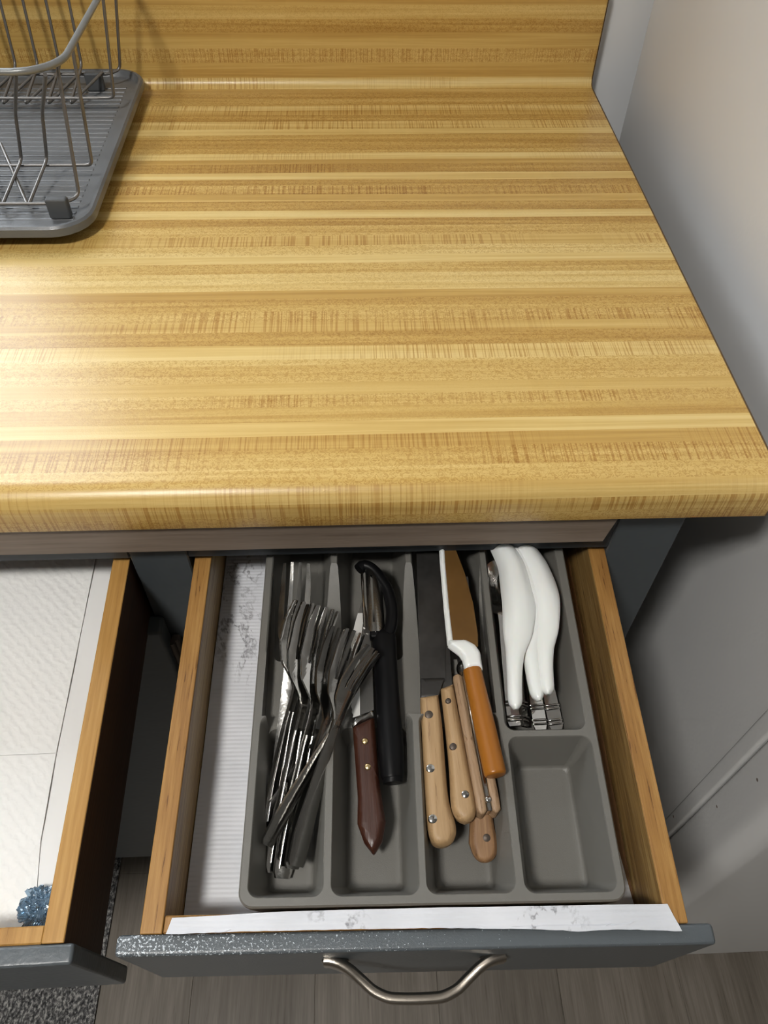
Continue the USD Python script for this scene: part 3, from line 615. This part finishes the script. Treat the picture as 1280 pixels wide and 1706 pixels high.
# peeler -----------------------------------------------------------
O, T = (-.0108, -.1675), (-.0150, -.0640)
pe = thing('vegetable_peeler', 'black vegetable peeler with slotted steel blade', 'peeler', pose((*O, -.0155), (*T, -.0075), 0))
rings = []
for x, hw, hh in ((-.001, .0050, .0045), (.0, .0068, .0062), (.002, .0078, .0074), (.02, .0088, .0080), (.06, .0084, .0078), (.09, .0086, .0074), (.101, .0090, .0068), (.1045, .0080, .0058), (.106, .005, .004)):
    rings.append([(x, hw * math.cos(a), hh * math.sin(a)) for a in np.linspace(0, 2 * np.pi, 24, endpoint=False)])
part(pe, 'handle', loft(rings), 'black_plastic', smooth=50)
part(pe, 'end_cap', loft([[(x, r * math.cos(a), .95 * r * math.sin(a)) for a in np.linspace(0, 2 * np.pi, 24, endpoint=False)] for x, r in ((-.0025, .0045), (-.0022, .0066), (.001, .0070))]), 'black_plastic', smooth=40)
arc = spline([(.1025, -.0025), (.110, -.0058), (.122, -.0072), (.136, -.0055), (.148, .0000), (.157, .0065), (.160, .0120), (.157, .0160)], 26)
part(pe, 'frame', loft([[(x + n_[0] * .0046 * c, y + n_[1] * .0046 * c, .0012 + .0056 * s) for c, s in [(math.cos(a), math.sin(a)) for a in np.linspace(0, 2 * np.pi, 12, endpoint=False)]] for (x, y), n_ in zip(arc, [np.array([t[1], -t[0]]) / np.linalg.norm(t) for t in np.gradient(arc, axis=0)])]), 'black_plastic', smooth=50)
part(pe, 'frame', rbox(.099, .1065, -.004, .0105, -.004, .0052, .002, 2), 'black_plastic')
bp = rrect(.104, .157, -.0010, .0112, .003).difference(rrect(.111, .150, .0062, .0076, .0005))
part(pe, 'blade', plate(bp, .0009, lambda x, y: .0056 - ((y - .006) / .006) ** 2 * .0028, .0015), 'worn_steel', smooth=30)
part(pe, 'blade', rbox(.108, .1535, .0128, .0148, .0002, .0045, .0006, 1), 'steel')
part(pe, 'pivot', tube([(.101, .006, .003), (.1065, .006, .004)], .0018, 10), 'steel', smooth=40)

# big knife with pale riveted handle ---------------------------------
def riveted_knife(name, label, O, T, wO, wT, roll, handle_pts, blade_pts, wood_, blade_mat, rivets, thick=.017, bladet=.0024, edge_y=None, extra=None, rr=.0048):
    k = thing(name, label, 'knife', pose((*O, wO), (*T, wT), roll))
    hp = chaikin(along(O, T, handle_pts[:1] * 3 + handle_pts[1:2] * 3 + handle_pts[2:]), 3)
    part(k, 'handle', pillow(hp, thick, rr), wood_, smooth=50)
    part(k, 'blade', blade_mesh(smoothpoly(along(O, T, blade_pts), .0004), bladet, edge_y or (lambda x, y: 1 + 0 * x)), blade_mat, smooth=30)
    for r_ in rivets:
        (x, y), = along(O, T, [r_[:2]]); part(k, 'rivet', rivet(x, y, thick / 2 - .0006, *(r_[3:] or (.0030,))), r_[2], smooth=40)
    return k
O, T = (.0175, -.2095), (.0160, -.110)
kn = riveted_knife('kitchen_knife', 'broad dark-bladed kitchen knife with pale wooden handle, leftmost of the wooden-handled knives', O, T, -.0175, -.0118, 0,
    [(.0098, -.1130), (.0222, -.1112), (.0240, -.1350), (.0242, -.1650), (.0250, -.1850), (.0295, -.1985), (.0270, -.2075), (.0190, -.2105), (.0120, -.2075), (.0096, -.1950), (.0094, -.1600)],
    [(.0104, -.1000), (.0284, -.1000), (.0312, -.0450), (.0280, .0150), (.0180, .0600), (.0128, .0500), (.0120, .0000)], 'light_handle_wood', 'dark_blade',
    [(.0148, -.1265, 'rivet_dark'), (.0140, -.1625, 'steel'), (.0138, -.1940, 'steel')])
bo = smoothpoly(along(O, T, [(.0098, -.1140), (.0222, -.1130), (.0285, -.0975), (.0105, -.0975)]), .0008)
part(kn, 'bolster', pillow(bo, .0045, .0014), 'dark_blade', smooth=40, label='dark steel bolster')
O, T = (.0355, -.1960), (.0285, -.1040)
k2 = riveted_knife('kitchen_knife', 'narrow kitchen knife with grey-brown wooden handle, second of the wooden-handled knives', O, T, -.0172, -.0125, -3,
    [(.0246, -.1062), (.0335, -.1030), (.0372, -.1350), (.0405, -.1650), (.0432, -.1850), (.0418, -.1930), (.0350, -.1965), (.0285, -.1925), (.0262, -.1860), (.0272, -.1650), (.0262, -.1350)],
    [(.0262, -.1050), (.0330, -.1040), (.0330, -.0600), (.0320, .0000), (.0300, .0300), (.0270, .0000), (.0268, -.0600)], 'light_handle_wood', 'dark_blade',
    [(.0292, -.1165, 'rivet_dark', .0022), (.0305, -.1480, 'rivet_dark', .0026), (.0362, -.1790, 'worn_steel', .0027)], thick=.015)
# knife standing on its edge: spine of the tang shows between two wooden scales
O, T = (.0510, -.1915), (.0415, -.0970)
k3 = thing('kitchen_knife', 'kitchen knife lying on edge, bright steel tang between two wooden scales', 'knife', pose((*O, -.0178), (*T, -.0115), 0))
sc = smoothpoly([(0, -.0085), (.095, -.0075), (.097, .0045), (.05, .0060), (.012, .0085), (.001, .0070)], .0015)
for s in (-1, 1):
    m = pillow(sc, .0066, .0025); m.apply_transform(trimesh.transformations.rotation_matrix(math.pi / 2, (1, 0, 0))); m.apply_translation((0, s * .0046, 0)); part(k3, 'scale', m, 'grey_handle_wood', smooth=50)
part(k3, 'tang', rbox(.002, .1, -.00125, .00125, -.0075, .0092, .0005, 1), 'steel')
part(k3, 'blade', box(.1, .19, -.001, .001, -.008, .002), 'dark_blade', smooth=False)
part(k3, 'bolster', m3.Manifold.sphere(.0048, 20).scale((1.2, .9, 1.3)).translate((.1005, 0, .002)), 'worn_steel', smooth=40)
part(k3, 'rivet', rivet(.009, 0, .0095, .0022), 'steel', smooth=40)
O, T = (.0472, -.2165), (.0466, -.1250)
k4 = riveted_knife('kitchen_knife', 'knife buried under the others, only its worn brown handle end showing at the front', O, T, -.0345, -.0155, 0,
    [(.0400, -.1900), (.0385, -.2040), (.0415, -.2135), (.0480, -.2168), (.0555, -.2130), (.0572, -.2040), (.0545, -.1900), (.0520, -.1250), (.0420, -.1250)],
    [(.0425, -.1255), (.0515, -.1255), (.0490, -.0200), (.0450, -.0200)], 'worn_handle_wood', 'dark_blade', [(.0495, -.2010, 'rivet_dark', .0027)], thick=.012, rr=.0035)

# orange-handled knife ------------------------------------------------
O, T = (.0560, -.1690), (.0410, -.0500)
ok = thing('paring_knife', 'knife with orange handle, white bolster and brown coated blade', 'knife', pose((O[0] - .0012, O[1] - .0018, .0030), (T[0] - .0010, T[1] - .0028, .0060), 0))
ax = lambda pts: along(O, T, pts)
r_ = .0073
part(ok, 'handle', loft([[(x, r * math.cos(a), r * math.sin(a)) for a in np.linspace(0, 2 * np.pi, 28, endpoint=False)] for x, r in ((-.0008, r_ * .80), (-.0002, r_ * .93), (.0012, r_), (.03, r_ * .99), (.070, r_ * .90), (.0725, r_ * .88))]), 'orange_plastic', smooth=40)
bw = Polygon(ax([(.0420, -.0985), (.0543, -.0977), (.0537, -.0848), (.0505, -.0790), (.0440, -.0750), (.0310, -.0752), (.0312, -.0800), (.0385, -.0865), (.0405, -.0900)])).buffer(-.0008).buffer(.0016).buffer(-.0008)
part(ok, 'bolster', pillow(bw, .0108, .0045, .0014), 'white_plastic', smooth=50, label='white bolster')
bd = smoothpoly(ax([(.0340, -.0765), (.0525, -.0800), (.0532, -.0700), (.0520, -.0450), (.0478, -.0200), (.0400, .0100), (.0330, .0180), (.0322, -.0100), (.0325, -.0500)]), .0006)
part(ok, 'blade', blade_mesh(bd, .0018, lambda x, y: (y + .0135) / .004), 'brown_blade', smooth=30, label='brown coated blade')
gd = smoothpoly(ax([(.0308, -.0790), (.0352, -.0760), (.0342, -.0500), (.0337, -.0100), (.0345, .0190), (.0300, .0180), (.0296, -.0100), (.0300, -.0500)]), .0006)
part(ok, 'spine_guard', pillow(gd, .005, .0018, .0012), 'white_plastic', smooth=50, label='white strip along the blade')

# white spoons ---------------------------------------------------------
def white_spoon(name, label, pts, lean):
    """pts: (u, v, w, half width) from the handle's end to the bowl; the back of the bowl faces up"""
    S = spline([p for p in pts], 46); O = S[0, :3].copy()
    T = np.gradient(S[:, :3], axis=0); T /= np.linalg.norm(T, axis=1, keepdims=True); rings = []
    c, s = math.cos(math.radians(lean)), math.sin(math.radians(lean)); n = len(S)
    for i, (p, t) in enumerate(zip(S, T)):
        side = np.cross((0, 0, 1), t); side /= np.linalg.norm(side); up = np.cross(t, side)
        sd, upv = c * side + s * up, -s * side + c * up
        f = i / (n - 1); w_ = p[3] * 1.1 * (math.sin(min(1, (f + .012) / .05) * math.pi / 2)) * (math.sin(min(1, (1.012 - f) / .09) * math.pi / 2))
        bowl = np.clip((f - .36) / .2, 0, 1); H = .0040 + .0055 * bowl; Tk = .0062 * (1 - bowl) + .0024 * bowl
        q = np.linspace(-1, 1, 13)
        out = [(w_ * k, H * (1 - abs(k) ** 2.4) - Tk * .3) for k in q]; inn = [(w_ * k * (.97 if abs(k) == 1 else .93), H * (1 - abs(k) ** 2.4) - Tk * .3 - Tk * (1 - .55 * abs(k) ** 4)) for k in q[::-1]]
        rings.append([p[:3] - O + a * sd + b * upv for a, b in out + inn])
    return solo(name, loft(rings), 'white_plastic', label, 'spoon', mx=FR @ trans(*O), smooth=60, group='white spoons in the right compartment')
white_spoon('white_spoon', 'white plastic spoon on the left of the three, its handle reaching furthest forward', [(.0748, -.1240, -.004, .0046), (.0755, -.1080, -.001, .0047), (.0775, -.0880, .002, .0058), (.0815, -.0680, .0055, .0098), (.0845, -.0450, .008, .0112), (.0835, -.0200, .0078, .0100), (.0775, .0020, .006, .0082), (.0700, .0200, .003, .006)], -6)
white_spoon('white_spoon', 'white plastic spoon in the middle of the three, mostly hidden by its neighbours', [(.0928, -.1165, -.008, .0046), (.0905, -.1000, -.005, .0048), (.0900, -.0820, -.002, .0056), (.0925, -.0640, .0005, .0085), (.0945, -.0420, .0025, .0100), (.0925, -.0180, .002, .0095), (.0860, .0020, .001, .008), (.0780, .0190, -.001, .006)], -10)
white_spoon('white_spoon', 'white plastic spoon on the right of the three, nearest the tray wall', [(.0985, -.1135, -.004, .0044), (.0988, -.0980, -.0015, .0047), (.1000, -.0820, .001, .0056), (.1028, -.0640, .004, .0084), (.1045, -.0420, .006, .0098), (.1015, -.0190, .0055, .0092), (.0945, .0020, .004, .008), (.0860, .0190, .002, .006)], -14)

# steel spoons under them ------------------------------------------------
def steel_spoon(name, label, L, Mx, group):
    o = thing(name, label, 'spoon', Mx, group)
    bend = lambda x, y: np.interp(x, [0, L * .2, L * .45, L * .64, L * .74, L * .86, L], [.0, .0005, .003, .0055, .0015, .0005, .0045])
    xs = np.linspace(0, L * .66, 30); w_ = lambda x: np.interp(x, [0, .003, .012, L * .4, L * .6, L * .66], [.0038, .0048, .0050, .0036, .0024, .0026])
    h = plate(Polygon([(x, w_(x)) for x in xs] + [(x, -w_(x)) for x in xs[::-1]]).buffer(.0008).buffer(-.0008), .0024, bend, .004)
    hp = part(o, 'handle', h, 'steel', smooth=40)
    part(hp, 'ridge', cat(*[tube([(x, -.0052, bend(x, 0) + .0010), (x, -.003, bend(x, 0) + .0019), (x, .003, bend(x, 0) + .0019), (x, .0052, bend(x, 0) + .0010)], .0008, 8) for x in (.004, .0068, .0150, .0175)]), 'steel', smooth=60)
    e = affinity.translate(affinity.scale(Point(0, 0).buffer(1, 24), L * .175, .0135), L * .82, 0)
    def bb(x, y):
        rr = ((x - L * .82) / (L * .175)) ** 2 + (y / .0135) ** 2
        return bend(x, y) - .0062 * np.clip(1 - rr, 0, 1)
    part(o, 'bowl', plate(e, .0013, bb, .0022), 'steel', smooth=60)
    return o
G2 = 'steel spoons under the white spoons'
s0 = steel_spoon('steel_spoon', 'steel spoon with ridged handle end, leftmost in the right compartment', .128, pose((.0780, -.1268, -.030), (.0745, .0010, -.012), -12), G2)
for lab, A, B, roll in (('steel spoon turned on edge beside the leftmost one, below the left white spoon', (.0855, -.1272, -.031), (.0812, .0, -.013), 50),
                        ('steel spoon whose ridged handle end shows below the middle white spoon', (.0965, -.1285, -.0335), (.0905, -.002, -.022), 4),
                        ('steel spoon with shiny ridged handle end, rightmost in the compartment', (.1080, -.1290, -.0325), (.0985, -.003, -.022), -8)):
    copy_of(s0, 'steel_spoon', lab, pose(A, B, roll), G2)

# ------------------------------------------------------------------ dish rack on its drainer
def drainer():
    x0, x1, y0, y1 = -1.02, -.5205, -.3415, -.0035
    o = thing('drain_tray', 'grey ribbed plastic drain tray under the dish rack', 'drain tray', trans(0, 0, Z0))
    P = rrect(x0, x1, y0, y1, .034); I = rrect(x0 + .0045, x1 - .0045, y0 + .0045, y1 - .0045, .030); B_ = rrect(x0 + .0075, x1 - .0075, y0 + .0075, y1 - .0075, .028)
    hull = lambda a, za, b, zb: m3.Manifold.hull_points([(*p, za) for p in np.array(a.exterior.coords)] + [(*p, zb) for p in np.array(b.exterior.coords)])
    P2 = rrect(x0 + .002, x1 - .002, y0 + .002, y1 - .002, .032)
    body = union(hull(rrect(x0 + .004, x1 - .004, y0 + .004, y1 - .004, .032), .0092, P, .012), hull(P, .012, P, .019), hull(P, .019, P2, .021)) - union(hull(B_, .0145, I, .020), hull(I, .020, I, .03))
    part(o, 'tray', body, 'drain_tray')
    ys = np.arange(y0 + .024, y1 - .03, .0098)
    for y in ys:
        part(o, 'rib', rbox(x0 + .03, x1 - .018, y, y + .0052, .0130, .0152, .0011, 2), 'drain_tray', smooth=40)
    for x in (x0 + .04, x1 - .04):
        for y in (y0 + .04, y1 - .04): part(o, 'foot', m3.Manifold.cylinder(.0098, .008, .008, 20).translate((x, y, 0.0)), 'rubber_grey', smooth=40)
drainer()
def rack():
    o = thing('dish_rack', 'grey steel wire dish rack standing on the drain tray', 'dish rack', trans(0, 0, Z0))
    xl = -1.0; r = .0016
    # top rim
    xr, yf, yr, zr = -.522, -.296, -.020, .130
    c = .036; rim = []
    for cx, cy, a0 in ((xr - c, yf + c, -90), (xr - c, yr - c, 0), (xl + c, yr - c, 90), (xl + c, yf + c, 180)):
        rim += [(cx + c * math.cos(math.radians(a)), cy + c * math.sin(math.radians(a)), zr) for a in np.linspace(a0, a0 + 90, 9)]
    part(o, 'rim', tube(rim, .0029, 12, closed=True), 'rack_rim', smooth=60, label='thick grey rim rod')
    # U-shaped cross wires: down from the rim, under, and up again at the other end
    for (y, x, zb, yt) in ((-.303, -.5325, .029, yf + .022), (-.250, -.5310, .031, -.236), (-.106, -.5370, .031, -.102), (-.034, -.5430, .031, -.040)):
        xo = xr - .002 if y > -.3 else xr - .006
        p = fillet([(xo, yt, zr - .002), (x, y, zb), (x - .012, y - .012 if y < -.29 or y > -.05 else y, zb), (xl + .03, y - .012 if y < -.29 or y > -.05 else y, zb), (xl + .004, yt, zr - .002)], .007)
        part(o, 'cross_wire', tube(p, r, 8), 'rack_wire', smooth=60)
    # zigzag wires that hold the plates
    for k in range(16):
        x = -.5718 - .0233 * k
        p = fillet([(x + .039, yf + .002, zr - .003), (x + .012, -.256, .080), (x, -.248, .036), (x - .006, -.3095, .0235), (x - .052, -.215, .035)], .006)
        part(o, 'plate_wire', tube(p, r, 8), 'rack_wire', smooth=60)
        xb = -.5822 - .0238 * k
        p = fillet([(xb + .001, yr - .001, zr - .003), (xb, -.0400, .038), (xb - .003, -.1035, .0235), (xb + .0230, -.048, .034)], .006)
        part(o, 'plate_wire', tube(p, r, 8), 'rack_wire', smooth=60)
    for (x, y) in ((-.5495, -.3140), (-.5700, -.0480), (xl + .05, -.3170), (xl + .05, -.0480)):
        ft = rbox(x - .0095, x + .0095, y - .0045, y + .0045, .0152, .034, .002, 2)
        part(o, 'foot', ft, 'rubber_grey', smooth=40, label='dark rubber foot clip')
rack()
